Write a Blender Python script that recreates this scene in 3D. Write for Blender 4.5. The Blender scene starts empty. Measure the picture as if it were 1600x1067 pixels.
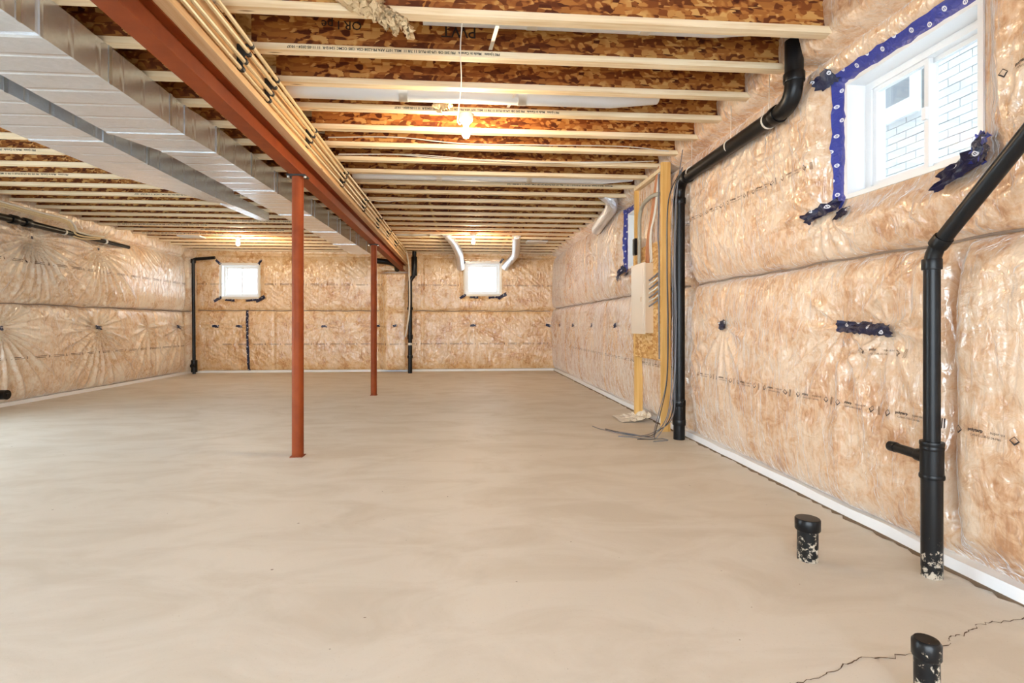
import bpy, math, random
import numpy as np
from mathutils import Vector, Matrix
R = math.radians
random.seed(7); rng = np.random.default_rng(7)
sc = bpy.context.scene
C = sc.collection

# ---------------------------------------------------------------- camera, sky, exposure
cam_d = bpy.data.cameras.new('camera'); cam = bpy.data.objects.new('camera', cam_d); C.objects.link(cam)
cam.location = (0, 0, 1.07); cam.rotation_euler = (R(90), 0, R(-4.36))
cam_d.sensor_width = 36; cam_d.lens = 18.0; cam_d.shift_x = 0.0106; cam_d.shift_y = -0.0166; cam_d.clip_start = .02
sc.camera = cam
world = bpy.data.worlds.new('overcast_sky'); sc.world = world; world.use_nodes = True
bg = world.node_tree.nodes['Background']
bg.inputs[0].default_value = (0.80, 0.91, 1.0, 1); bg.inputs[1].default_value = 9.0
sc.view_settings.view_transform = 'Standard'; sc.view_settings.look = 'None'
sc.view_settings.exposure = 0.50; sc.view_settings.gamma = 1.0; sc.view_settings.use_curve_mapping = False
BULB = 760.0
sc.cycles.use_light_tree = False; sc.cycles.max_bounces = 4; sc.cycles.diffuse_bounces = 4; sc.cycles.glossy_bounces = 3; sc.cycles.adaptive_threshold = .1; sc.cycles.transparent_max_bounces = 8
sc.cycles.sample_clamp_indirect = 8.0

# ---------------------------------------------------------------- room dimensions (metres)
XR, XL, YB, YF = 2.20, -5.98, 11.85, -2.6     # wall planes behind the insulation
HJ, HD = 2.69, 2.99                           # underside of joists / of deck
BX = -1.333                                   # steel beam axis

# ---------------------------------------------------------------- materials
def mat(name, col=(.8, .8, .8), rough=.5, metal=0.0, spec=.5, coat=0.0, coat_rough=.1):
    m = bpy.data.materials.new(name); m.use_nodes = True
    b = m.node_tree.nodes['Principled BSDF']
    b.inputs['Base Color'].default_value = (*col, 1); b.inputs['Roughness'].default_value = rough
    b.inputs['Metallic'].default_value = metal; b.inputs['Specular IOR Level'].default_value = spec
    b.inputs['Coat Weight'].default_value = coat; b.inputs['Coat Roughness'].default_value = coat_rough
    return m
class NT:
    def __init__(s, m): s.t = m.node_tree; s.b = s.t.nodes['Principled BSDF']
    def n(s, typ, **kw):
        o = s.t.nodes.new(typ)
        for k, v in kw.items():
            if k in o.inputs: o.inputs[k].default_value = v
            else: setattr(o, k, v)
        return o
    def l(s, a, b): s.t.links.new(a, b)
    def coord(s, scale=(1, 1, 1), rot=(0, 0, 0), kind='Object'):
        c = s.n('ShaderNodeTexCoord'); m = s.n('ShaderNodeMapping')
        m.inputs['Scale'].default_value = scale; m.inputs['Rotation'].default_value = rot
        s.l(c.outputs[kind], m.inputs['Vector']); return m.outputs[0]
    def noise(s, vec, scale, detail=4, rough=.55, dist=0.0):
        o = s.n('ShaderNodeTexNoise'); s.l(vec, o.inputs['Vector'])
        o.inputs['Scale'].default_value = scale; o.inputs['Detail'].default_value = detail
        o.inputs['Roughness'].default_value = rough; o.inputs['Distortion'].default_value = dist
        return o.outputs[0]
    def ramp(s, fac, stops):
        o = s.n('ShaderNodeValToRGB'); e = o.color_ramp.elements
        while len(e) < len(stops): e.new(.5)
        for i, (p, c) in enumerate(stops):
            e[i].position = p; e[i].color = (*c, 1) if len(c) == 3 else c
        s.l(fac, o.inputs[0]); return o.outputs[0]
    def mix(s, fac, a, b, mode='MIX'):
        o = s.n('ShaderNodeMix', data_type='RGBA', blend_type=mode)
        for sock, v in ((o.inputs[0], fac), (o.inputs[6], a), (o.inputs[7], b)):
            if isinstance(v, (int, float)): sock.default_value = v
            elif isinstance(v, tuple): sock.default_value = (*v, 1)
            else: s.l(v, sock)
        return o.outputs[2]
    def bump(s, h, strength=.3, dist=.01, nrm=None):
        o = s.n('ShaderNodeBump'); o.inputs['Strength'].default_value = strength; o.inputs['Distance'].default_value = dist
        s.l(h, o.inputs['Height'])
        if nrm is not None: s.l(nrm, o.inputs['Normal'])
        return o.outputs[0]

def m_insulation(name, c_lo, c_mid, c_hi):
    m = mat(name, rough=.9, spec=.15, coat=1.0, coat_rough=.22); t = NT(m); t.b.inputs['Coat IOR'].default_value = 1.9; t.b.inputs['Sheen Weight'].default_value = .9; t.b.inputs['Sheen Roughness'].default_value = .3
    v = t.coord()
    big = t.noise(v, 3.1, 2, .55, .5); mid = t.noise(v, 11, 4, .66, 1.3); fine = t.noise(v, 60, 2, .6)
    st = t.noise(t.coord((26, 26, 9), (0.5, .3, .2)), 1.0, 3, .6, 1.6)
    f = t.n('ShaderNodeMath', operation='ADD'); t.l(big, f.inputs[0]); t.l(mid, f.inputs[1])
    g = t.n('ShaderNodeMath', operation='MULTIPLY_ADD'); t.l(st, g.inputs[0]); g.inputs[1].default_value = .55; t.l(f.outputs[0], g.inputs[2])
    h = t.n('ShaderNodeMath', operation='MULTIPLY'); t.l(g.outputs[0], h.inputs[0]); h.inputs[1].default_value = .78 / 2
    col = t.ramp(h.outputs[0], [(.38, c_lo), (.46, c_mid), (.55, c_hi)])
    col = t.mix(t.ramp(fine, [(.3, (0, 0, 0)), (.75, (1, 1, 1))]), t.mix(.16, col, c_lo), col)
    t.l(col, t.b.inputs['Base Color'])
    t.l(t.bump(mid, .35, .02), t.b.inputs['Normal'])
    wr = t.noise(t.coord((16, 16, 4.0), (.25, .25, 0)), 1.0, 2, .55, 1.0)
    w2 = t.noise(v, 26, 2, .5, 1.5)
    t.l(t.bump(wr, .7, .04, t.bump(w2, .25, .012)), t.b.inputs['Coat Normal'])
    return m
M = {}
M['insul'] = m_insulation('poly_over_fibreglass', (.49, .255, .125), (.68, .435, .262), (.78, .605, .44))
M['insul_left'] = m_insulation('sheen_paled_poly_over_fibreglass', (.60, .39, .22), (.78, .59, .41), (.86, .75, .60))  # left-wall copy of the sheeting, daylight sheen painted in as paler base colour
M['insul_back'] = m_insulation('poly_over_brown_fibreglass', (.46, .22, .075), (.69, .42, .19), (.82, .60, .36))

def m_wood(name, a, b, ax):
    m = mat(name, rough=.65, spec=.25); t = NT(m)
    sc_ = {'x': (1.2, 30, 30), 'y': (30, 1.2, 30), 'z': (30, 30, 1.2)}[ax]
    g = t.noise(t.coord(sc_), 1.0, 4, .6, .8)
    col = t.ramp(g, [(.3, a), (.62, b)])
    k = t.n('ShaderNodeTexVoronoi'); t.l(t.coord({'x': (1.6, 9, 9), 'y': (9, 1.6, 9), 'z': (9, 9, 1.6)}[ax]), k.inputs['Vector']); k.inputs['Scale'].default_value = 1.0
    kn = t.ramp(k.outputs['Distance'], [(.03, (1, 1, 1)), (.085, (0, 0, 0))])
    t.l(t.mix(kn, col, (a[0]*.35, a[1]*.28, a[2]*.2)), t.b.inputs['Base Color'])
    t.l(t.bump(g, .15, .004), t.b.inputs['Normal'])
    return m
M['flange'] = m_wood('spruce_flange', (.70, .50, .27), (.88, .73, .50), 'x')
M['plate'] = m_wood('spruce_plate', (.68, .40, .19), (.82, .58, .33), 'y')
M['stud'] = m_wood('spruce_stud', (.62, .34, .09), (.78, .50, .18), 'z')

def m_osb(name, cols, rot=(0, 0, 0)):
    m = mat(name, rough=.7, spec=.2); t = NT(m)
    base = t.coord((1, 1, 1), rot)
    d = t.noise(base, 9, 2, .5)
    mx = t.n('ShaderNodeMix', data_type='RGBA', blend_type='LINEAR_LIGHT'); mx.inputs[0].default_value = .035
    t.l(base, mx.inputs[6]); t.l(t.n('ShaderNodeTexNoise', Scale=7.0).outputs[1], mx.inputs[7])
    def flakes(r, s):
        mp = t.n('ShaderNodeMapping'); mp.inputs['Rotation'].default_value = r; mp.inputs['Scale'].default_value = s
        t.l(mx.outputs[2], mp.inputs['Vector'])
        vo = t.n('ShaderNodeTexVoronoi'); t.l(mp.outputs[0], vo.inputs['Vector']); vo.inputs['Scale'].default_value = 1.0
        sp = t.n('ShaderNodeSeparateColor'); t.l(vo.outputs['Color'], sp.inputs[0]); return sp.outputs[0], vo.outputs['Distance']
    a, da = flakes((.0, .45, .0), (8, 8, 36)); b, db = flakes((.0, -.5, .0), (9, 9, 34)); c_, dc = flakes((.0, .05, .0), (8, 8, 40))
    sel = t.ramp(d, [(.45, (0, 0, 0)), (.55, (1, 1, 1))])
    f = t.mix(sel, a, b); f = t.mix(t.ramp(t.noise(base, 15, 1, .5), [(.52, (0, 0, 0)), (.56, (1, 1, 1))]), f, c_)
    col = t.ramp(f, [(0.0, cols[0]), (.35, cols[1]), (.7, cols[2]), (1.0, cols[3])])
    t.l(col, t.b.inputs['Base Color'])
    t.l(t.bump(f, .3, .004), t.b.inputs['Normal'])
    return m
OSBC = [(.07, .015, .006), (.23, .065, .016), (.45, .175, .04), (.66, .37, .12)]
M['osb'] = m_osb('osb_web', OSBC)
M['osb_deck'] = m_osb('osb_deck', [(.20, .08, .022), (.38, .18, .05), (.5, .27, .09), (.6, .38, .16)])
M['osb_board'] = m_osb('osb_board', [(.42, .19, .055), (.58, .31, .10), (.70, .44, .18), (.78, .55, .28)])

def m_concrete():
    m = mat('concrete_floor', rough=.55, spec=.35); t = NT(m); v = t.coord()
    a = t.noise(v, .55, 5, .6, .6); b = t.noise(t.coord((1.2, 2.6, 1), (0, 0, .5)), 1.3, 5, .62, .8); c = t.noise(v, 90, 3, .7)
    col = t.ramp(a, [(.3, (.70, .655, .575)), (.7, (.76, .725, .66))])
    col = t.mix(t.ramp(b, [(.36, (.75, .75, .75)), (.56, (0, 0, 0))]), col, (.63, .575, .49))
    col = t.mix(t.ramp(c, [(.26, (.35, .35, .35)), (.4, (0, 0, 0))]), col, (.50, .44, .35))
    sp = t.noise(v, 38, 1, .4); col = t.mix(t.ramp(sp, [(.17, (.8, .8, .8)), (.20, (0, 0, 0))]), col, (.16, .10, .05))
    t.l(col, t.b.inputs['Base Color'])
    t.l(t.ramp(b, [(.3, (.62, .62, .62)), (.7, (.46, .46, .46))]), t.b.inputs['Roughness'])
    t.l(t.bump(c, .14, .003, t.bump(b, .12, .02)), t.b.inputs['Normal'])
    return m
M['concrete'] = m_concrete()
def m_galv(name, col, rough):
    m = mat(name, col, rough, .74); t = NT(m)
    v = t.n('ShaderNodeTexVoronoi'); t.l(t.coord(), v.inputs['Vector']); v.inputs['Scale'].default_value = 55
    s = t.n('ShaderNodeSeparateColor'); t.l(v.outputs['Color'], s.inputs[0])
    t.l(t.ramp(s.outputs[0], [(0, tuple(c*.9 for c in col)), (1, col)]), t.b.inputs['Base Color'])
    w = t.n('ShaderNodeTexWave', bands_direction='Y', wave_profile='SIN'); t.l(t.coord(), w.inputs['Vector'])
    w.inputs['Scale'].default_value = 1.55; w.inputs['Distortion'].default_value = .25
    cr = t.ramp(w.outputs[1], [(.0, (0, 0, 0)), (.10, (1, 1, 1))])
    n = t.noise(t.coord(), 2.2, 2, .5)
    t.l(t.bump(cr, .5, .006, t.bump(n, .25, .05)), t.b.inputs['Normal'])
    return m
M['galv'] = m_galv('galvanised_duct', (.88, .91, .95), .27)
M['galv2'] = mat('galvanised_strap', (.78, .77, .74), .38, 1.0)
M['duct_white'] = mat('pale_grey_duct', (.70, .72, .74), .4, .35)
def m_foil():
    m = mat('foil_duct', (.86, .87, .9), .28, .85); t = NT(m)
    t.l(t.bump(t.noise(t.coord(), 34, 3, .6, 1), .8, .02), t.b.inputs['Normal']); return m
M['foil'] = m_foil()
def m_redsteel():
    m = mat('red_oxide_primer', (.3, .055, .01), .55, 0, .2); t = NT(m)
    n = t.noise(t.coord(), 5, 5, .6); t.l(t.ramp(n, [(.3, (.21, .038, .008)), (.7, (.29, .058, .011))]), t.b.inputs['Base Color'])
    return m
M['red'] = m_redsteel()
def m_abs(name, dusty):
    m = mat(name, (.006, .006, .007), .34, 0, .3); t = NT(m)
    if dusty:
        n = t.noise(t.coord(), 34, 5, .7); sx = t.n('ShaderNodeSeparateXYZ'); c = t.n('ShaderNodeTexCoord'); t.l(c.outputs['Object'], sx.inputs[0])
        k = t.n('ShaderNodeMath', operation='MULTIPLY_ADD'); t.l(sx.outputs[2], k.inputs[0]); k.inputs[1].default_value = -.9; t.l(n, k.inputs[2])
        f = t.ramp(k.outputs[0], [(.47, (0, 0, 0)), (.52, (1, 1, 1))])
        t.l(t.mix(f, (.008, .008, .009), (.50, .43, .34)), t.b.inputs['Base Color'])
        t.l(t.ramp(f, [(0, (.3, .3, .3)), (1, (.9, .9, .9))]), t.b.inputs['Roughness'])
    return m
M['abs'] = m_abs('black_abs', False); M['abs_d'] = m_abs('black_abs_dusty', True)
M['white'] = mat('white_vinyl', (.82, .83, .84), .35); M['white_paint'] = mat('white_strip', (.86, .87, .88), .6)
M['ceramic'] = mat('white_porcelain', (.9, .88, .82), .25)
M['ink'] = mat('black_ink', (.02, .018, .02), .8); M['ink_soft'] = mat('grey_ink', (.15, .10, .07), .8)
M['ink_web'] = mat('faded_black_ink', (.022, .012, .006), .8)
M['cable_w'] = mat('white_cable', (.72, .68, .6), .5); M['cable_g'] = mat('grey_cable', (.16, .16, .18), .45)
M['cable_b'] = mat('black_cable', (.015, .015, .018), .45); M['copper'] = mat('rust_cable', (.50, .19, .07), .55)
M['pex'] = mat('cream_pipe', (.70, .56, .33), .4); M['conduit'] = mat('tan_grey_conduit', (.36, .33, .26), .5)
M['panel'] = mat('beige_panel', (.66, .50, .34), .45); M['panel_door'] = mat('pale_panel_door', (.74, .64, .52), .4)
M['rubber'] = mat('black_clip', (.02, .02, .02), .6)
def m_tape(name, col, sx, ring=True):
    m = mat(name, col, .28, 0, .5); t = NT(m)
    uv = t.n('ShaderNodeUVMap'); sp = t.n('ShaderNodeSeparateXYZ'); t.l(uv.outputs[0], sp.inputs[0])
    def mth(op, a, b=None):
        o = t.n('ShaderNodeMath', operation=op)
        for i, x in enumerate((a, b)):
            if x is None: continue
            if isinstance(x, (int, float)): o.inputs[i].default_value = x
            else: t.l(x, o.inputs[i])
        return o.outputs[0]
    # uv is in metres: u along, v across
    u = mth('DIVIDE', sp.outputs[0], .085); row = mth('FLOOR', u); fu = mth('SUBTRACT', mth('SUBTRACT', u, row), .5)
    alt = mth('MULTIPLY', mth('SUBTRACT', mth('MODULO', row, 2.0), .5), .022)
    du = mth('MULTIPLY', fu, .085); dv = mth('ADD', sp.outputs[1], alt)
    r = mth('SQRT', mth('ADD', mth('MULTIPLY', du, du), mth('MULTIPLY', dv, dv)))
    rg = mth('LESS_THAN', mth('ABSOLUTE', mth('SUBTRACT', r, .0085)), .0026)
    bar = mth('MULTIPLY', mth('LESS_THAN', mth('ABSOLUTE', du), .0015), mth('LESS_THAN', mth('ABSOLUTE', dv), .006))
    mk = mth('MAXIMUM', rg, bar)
    t.l(t.mix(mk, col, (.72, .74, .80)), t.b.inputs['Base Color'])
    t.l(t.bump(t.noise(t.coord(), 45, 3, .6, 1), .5, .01), t.b.inputs['Normal'])
    return m
M['tape'] = m_tape('blue_sheathing_tape', (.035, .05, .30), 1)
M['tape_d'] = m_tape('navy_sheathing_tape', (.008, .011, .045), 1)
M['poly'] = mat('clear_poly_edge', (.84, .80, .70), .25, 0, .5, .5)
M['fluff'] = mat('loose_fibreglass', (.90, .66, .38), .95, 0, .1)
NT(M['fluff']).l(NT(M['fluff']).bump(NT(M['fluff']).noise(NT(M['fluff']).coord(), 70, 5, .7), .9, .02), M['fluff'].node_tree.nodes['Principled BSDF'].inputs['Normal'])
def m_glass():
    m = bpy.data.materials.new('window_glass'); m.use_nodes = True; nt = m.node_tree; nt.nodes.clear()
    o = nt.nodes.new('ShaderNodeOutputMaterial'); x = nt.nodes.new('ShaderNodeMixShader'); a = nt.nodes.new('ShaderNodeBsdfTransparent')
    g = nt.nodes.new('ShaderNodeBsdfGlossy'); g.inputs['Roughness'].default_value = .02; x.inputs[0].default_value = .07
    a.inputs[0].default_value = (.95, .97, .97, 1)
    nt.links.new(a.outputs[0], x.inputs[1]); nt.links.new(g.outputs[0], x.inputs[2]); nt.links.new(x.outputs[0], o.inputs[0]); return m
M['glass'] = m_glass()
def m_emit(name, col, s):
    m = mat(name, col); b = m.node_tree.nodes['Principled BSDF']
    b.inputs['Emission Color'].default_value = (*col, 1); b.inputs['Emission Strength'].default_value = s; return m
M['bulb'] = m_emit('lit_bulb', (1.0, .77, .50), BULB)
M['brick'] = mat('white_brick', (.72, .72, .72), .8); M['mortar'] = mat('grey_mortar', (.30, .30, .30), .9)
M['grey_glass'] = mat('neighbour_glass', (.30, .31, .33), .5); M['snow'] = mat('snowy_ground', (.8, .81, .83), .9)
M['siding'] = mat('grey_house_siding', (.40, .42, .48), .8); M['raw_concrete'] = mat('foundation_concrete', (.5, .49, .46), .9)
M['dirt'] = mat('dirt_line', (.20, .14, .085), .95); M['crack'] = mat('crack_shadow', (.11, .075, .045), 1.0)

# ---------------------------------------------------------------- mesh helpers
class MB:
    def __init__(s): s.v = []; s.f = []; s.uv = None
    def add(s, vs, fs):
        o = len(s.v); s.v += [tuple(p) for p in vs]; s.f += [tuple(i + o for i in f) for f in fs]; return s
    def box(s, x0, x1, y0, y1, z0, z1):
        return s.add([(x0,y0,z0),(x1,y0,z0),(x1,y1,z0),(x0,y1,z0),(x0,y0,z1),(x1,y0,z1),(x1,y1,z1),(x0,y1,z1)],
                     [(0,3,2,1),(4,5,6,7),(0,1,5,4),(1,2,6,5),(2,3,7,6),(3,0,4,7)])
    def hexa(s, a, b):      # two quads (lists of four points) joined
        return s.add(a + b, [(3,2,1,0),(4,5,6,7),(0,1,5,4),(1,2,6,5),(2,3,7,6),(3,0,4,7)])
    def tube(s, pts, r, n=12, caps=True, flat=1.0):
        pts = [Vector(p) for p in pts]; k = len(pts)
        rs = r if isinstance(r, (list, tuple)) else [r] * k
        tg = [(pts[min(i+1, k-1)] - pts[max(i-1, 0)]).normalized() for i in range(k)]
        up = Vector((0, 0, 1)) if abs(tg[0].z) < .9 else Vector((1, 0, 0))
        nn = tg[0].cross(up).normalized(); vs = []
        for i in range(k):
            nn = (nn - tg[i] * nn.dot(tg[i])).normalized(); bb = tg[i].cross(nn)
            for j in range(n):
                a = 2 * math.pi * j / n
                vs.append(pts[i] + (nn * math.cos(a) + bb * math.sin(a) * flat) * rs[i])
        fs = [(i*n+j, i*n+(j+1) % n, (i+1)*n+(j+1) % n, (i+1)*n+j) for i in range(k-1) for j in range(n)]
        if caps: fs += [tuple(range(n-1, -1, -1)), tuple((k-1)*n + j for j in range(n))]
        return s.add(vs, fs)
    def lathe(s, prof, c, n=20):   # prof: (radius, z) from bottom to top about a vertical axis at c
        vs = []; k = len(prof)
        for (r, z) in prof:
            for j in range(n):
                a = 2 * math.pi * j / n; vs.append((c[0] + r*math.cos(a), c[1] + r*math.sin(a), c[2] + z))
        fs = [(i*n+j, i*n+(j+1) % n, (i+1)*n+(j+1) % n, (i+1)*n+j) for i in range(k-1) for j in range(n)]
        fs += [tuple(range(n-1, -1, -1)), tuple((k-1)*n + j for j in range(n))]
        return s.add(vs, fs)
    def build(s, name, m, parent=None, smooth=False):
        me = bpy.data.meshes.new(name); me.from_pydata(s.v, [], s.f); me.materials.append(m)
        if smooth:
            me.polygons.foreach_set('use_smooth', [True] * len(me.polygons)); me.set_sharp_from_angle(angle=R(42))
        me.update(); return link(name, me, parent)
def link(name, data, parent=None):
    o = bpy.data.objects.new(name, data); C.objects.link(o)
    if parent is not None: o.parent = parent; o.matrix_parent_inverse = parent.matrix_world.inverted() if False else Matrix.Translation(-Vector(parent.location))
    return o
def tag(o, label, cat, group=None):
    o['label'] = label; o['category'] = cat
    if group: o['group'] = group
    return o
def thing(name, label, cat, loc=(0, 0, 0), group=None):
    o = bpy.data.objects.new(name, None); C.objects.link(o); o.location = loc; o.empty_display_size = .1
    return tag(o, label, cat, group)
def struct(o): o['kind'] = 'structure'; return o
def bend(pts, rad, n=7):
    P = [Vector(p) for p in pts]; out = [P[0]]
    for i in range(1, len(P) - 1):
        a = (P[i-1] - P[i]); b = (P[i+1] - P[i]); r = min(rad, a.length * .48, b.length * .48)
        p0 = P[i] + a.normalized() * r; p1 = P[i] + b.normalized() * r
        for k in range(n + 1):
            t = k / n; out.append(p0 * (1-t)**2 + P[i] * 2*t*(1-t) + p1 * t*t)
    out.append(P[-1]); return out
def curve(pts, n=8):   # Catmull-Rom through pts
    P = [Vector(p) for p in pts]; P = [P[0]*2 - P[1]] + P + [P[-1]*2 - P[-2]]; out = []
    for i in range(1, len(P) - 2):
        for k in range(n):
            t = k / n
            out.append(.5 * (2*P[i] + (P[i+1]-P[i-1])*t + (2*P[i-1]-5*P[i]+4*P[i+1]-P[i+2])*t*t + (3*P[i]-P[i-1]-3*P[i+1]+P[i+2])*t**3))
    out.append(P[-2]); return out
_tc = {}
def text_verts(s, size, bold=0.0):
    if (s, size, bold) not in _tc:
        cu = bpy.data.curves.new('lettering', 'FONT'); cu.body = s; cu.size = size; cu.align_x = 'CENTER'; cu.align_y = 'CENTER'
        cu.offset = bold; cu.resolution_u = 2
        o = bpy.data.objects.new('lettering', cu); C.objects.link(o)
        me = bpy.data.meshes.new_from_object(o.evaluated_get(bpy.context.evaluated_depsgraph_get()))
        _tc[(s, size, bold)] = ([tuple(v.co) for v in me.vertices], [tuple(p.vertices) for p in me.polygons])
        bpy.data.objects.remove(o); bpy.data.meshes.remove(me)
    return _tc[(s, size, bold)]

# ---------------------------------------------------------------- poly-covered insulation walls
def vnoise(x, y, seed):
    g = np.random.default_rng(seed).random((64, 64))
    xi = np.floor(x).astype(int); yi = np.floor(y).astype(int); fx = x - xi; fy = y - yi
    fx = fx*fx*(3-2*fx); fy = fy*fy*(3-2*fy); a = lambda i, j: g[(xi+i) % 64, (yi+j) % 64]
    return (a(0,0)*(1-fx)+a(1,0)*fx)*(1-fy) + (a(0,1)*(1-fx)+a(1,1)*fx)*fy
def sstep(a, b, x): t = np.clip((x-a)/(b-a), 0, 1); return t*t*(3-2*t)
class Sheet:
    def __init__(s, levels, depth, pinches, holes, channels=(), wr=.010, seed=1, extra=None, fold=.022):
        s.fold = fold; s.sharp = 4.0 if fold > .03 else 2.4
        s.levels = levels; s.depth = depth; s.p = pinches; s.h = holes; s.c = channels; s.wr = wr; s.seed = seed; s.extra = extra
    def d(s, u, z):
        u = np.asarray(u, float); z = np.asarray(z, float); d = np.zeros_like(u)
        for (a, b, D) in s.levels:
            t = np.clip((z-a)/(b-a), 0, 1); ins = (z >= a) & (z < b)
            d = np.where(ins, D * np.power(np.clip(1-np.abs(2*t-1)**3.4, 0, 1), .45), d)
        low = vnoise(u*1.1+3, z*1.4, s.seed)-.5; d = d + .05*low*sstep(0, .05, d)
        # long diagonal tension folds of the sheet
        for k, (ang, f, amp) in enumerate(((.9, 5, 1.0), (-.7, 6, .8), (1.5, 7, .6))):
            a_ = u*math.cos(ang)+z*math.sin(ang); b_ = -u*math.sin(ang)+z*math.cos(ang)
            n = vnoise(a_*f*3.2, b_*f*.55, s.seed+5+k); msk = sstep(.5, .75, vnoise(u*1.3, z*1.3, s.seed+15+k))
            d = d + s.wr*amp*np.maximum(0, 1-np.abs(2*n-1)*2.2)*msk
        d = d + .004*(vnoise(u*22, z*9, s.seed+31)-.5)
        for (a, b, D) in s.levels[1:]: d = d - .035*np.exp(-((z-a)/.016)**2)
        for (pu, pz, dep, rad, nf, up) in s.p:
            du = u-pu; dz = z-pz; r = np.hypot(du, dz); ph = np.arctan2(dz, du)
            d = d - dep*np.exp(-(r/rad)**1.3)
            w = .5+.5*np.cos(nf*ph + 1.1*np.sin(2*ph+pu) + .7*np.sin(5*ph+pz*3))
            reach = rad*(1.5 + 1.1*np.cos(ph+math.pi/2)*up + .5*np.sin(3*ph+pu*7))
            d = d + s.fold*(w**s.sharp - .3)*np.exp(-(r/np.maximum(reach, .05))**2)*sstep(0, .10, r)
        for (cu, w, z0, z1, dep) in s.c:
            d = d - dep*np.exp(-((u-cu)/w)**2)*sstep(z0-.1, z0, z)*(1-sstep(z1, z1+.1, z))
        for (a, b, c, e) in s.h:
            dx = np.maximum(np.maximum(a-u, u-b), 0); dz = np.maximum(np.maximum(c-z, z-e), 0)
            d = np.maximum(d, 0)*sstep(-.01, .17, np.hypot(dx, dz))
        if s.extra is not None: d = s.extra(u, z, d)
        return np.maximum(d, -.006)
    def build(s, name, us, zs, mp, m, flip=False):
        U, Z = np.meshgrid(us, zs, indexing='ij'); D = s.d(U, Z); co = np.stack(mp(U, Z, D), -1).reshape(-1, 3)
        nu, nz = len(us), len(zs); I = np.arange(nu*nz).reshape(nu, nz)
        q = np.stack([I[:-1,:-1], I[1:,:-1], I[1:,1:], I[:-1,1:]], -1).reshape(-1, 4)
        cu = ((U[:-1,:-1]+U[1:,1:])/2).ravel(); cz = ((Z[:-1,:-1]+Z[1:,1:])/2).ravel(); keep = np.ones(len(q), bool)
        for (a, b, c, e) in s.h: keep &= ~((cu > a) & (cu < b) & (cz > c) & (cz < e))
        q = q[keep]
        if flip: q = q[:, ::-1]
        me = bpy.data.meshes.new(name); me.vertices.add(len(co)); me.vertices.foreach_set('co', co.ravel())
        me.loops.add(q.size); me.loops.foreach_set('vertex_index', q.ravel()); me.polygons.add(len(q))
        me.polygons.foreach_set('loop_start', np.arange(len(q))*4); me.polygons.foreach_set('loop_total', np.full(len(q), 4))
        me.update(calc_edges=True); me.validate(); me.polygons.foreach_set('use_smooth', [True]*len(me.polygons)); me.materials.append(m)
        s.mp = mp; s.o = struct(link(name, me)); return s.o
    def decal(s, name, pts, fs, u, z, m, sx=1, off=.004, rot=0.0):   # flat shapes laid on the sheet
        c, n = math.cos(rot), math.sin(rot)
        pu = np.array([u + sx*(p[0]*c - p[1]*n) for p in pts]); pz = np.array([z + p[0]*n + p[1]*c for p in pts])
        co = np.stack(s.mp(pu, pz, s.d(pu, pz)+off), -1)
        me = bpy.data.meshes.new(name); me.from_pydata(co.tolist(), [], fs); me.materials.append(m); me.update(); o = link(name, me, s.o); o['kind'] = 'stuff'; return o
    def patch(s, name, u, z, w, h, m, sx=1, rot=0.0, seed=0, off=.006, n=14, k=6, crumple=.012):
        r = np.random.default_rng(seed); P = []; UV = []
        for i in range(n+1):
            for j in range(k+1):
                a = (i/n-.5)*w; b = (j/k-.5)*h
                if i in (0, n): a += r.uniform(-.012, .012)
                if j in (0, k): b += r.uniform(-.006, .006)
                P.append((a, b)); UV.append((a, b))
        c, q = math.cos(rot), math.sin(rot)
        pu = np.array([u + sx*(p[0]*c - p[1]*q) for p in P]); pz = np.array([z + p[0]*q + p[1]*c for p in P])
        co = np.stack(s.mp(pu, pz, s.d(pu, pz)+off+crumple*(vnoise(np.array([p[0] for p in P])*38+seed, np.array([p[1] for p in P])*52+seed*3, seed+1)*.8+.3*r.random(len(P)))), -1)
        fs = [(i*(k+1)+j, (i+1)*(k+1)+j, (i+1)*(k+1)+j+1, i*(k+1)+j+1) for i in range(n) for j in range(k)]
        me = bpy.data.meshes.new(name); me.from_pydata(co.tolist(), [], fs); me.materials.append(m)
        ul = me.uv_layers.new(name='UVMap'); vi = [l.vertex_index for l in me.loops]
        for li, x in enumerate(vi): ul.data[li].uv = UV[x]
        me.polygons.foreach_set('use_smooth', [True]*len(me.polygons)); me.update(); return link(name, me, s.o)

WR1 = (2.00, 2.78, 1.79, 2.455); WR2 = (5.83, 6.63, 1.81, 2.53)     # windows in the right wall (y0, y1, z0, z1)
WB1 = (.075, .875, 1.765, 2.485); WB2 = (-5.35, -4.54, 1.68, 2.405)  # windows in the back wall (x0, x1, z0, z1)
WL1 = (2.4, 5.4, -.01, 2.2)                                         # glazed doors in the left wall, beside the camera
def arr(*seg): return np.concatenate([np.arange(a, b, st) for a, b, st in seg] + [np.array([seg[-1][1]])])
def with_edges(us, edges):
    us = list(us)
    for e in edges:
        i = int(np.argmin(np.abs(np.array(us)-e))); us[i] = e
    return np.array(us)

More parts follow.
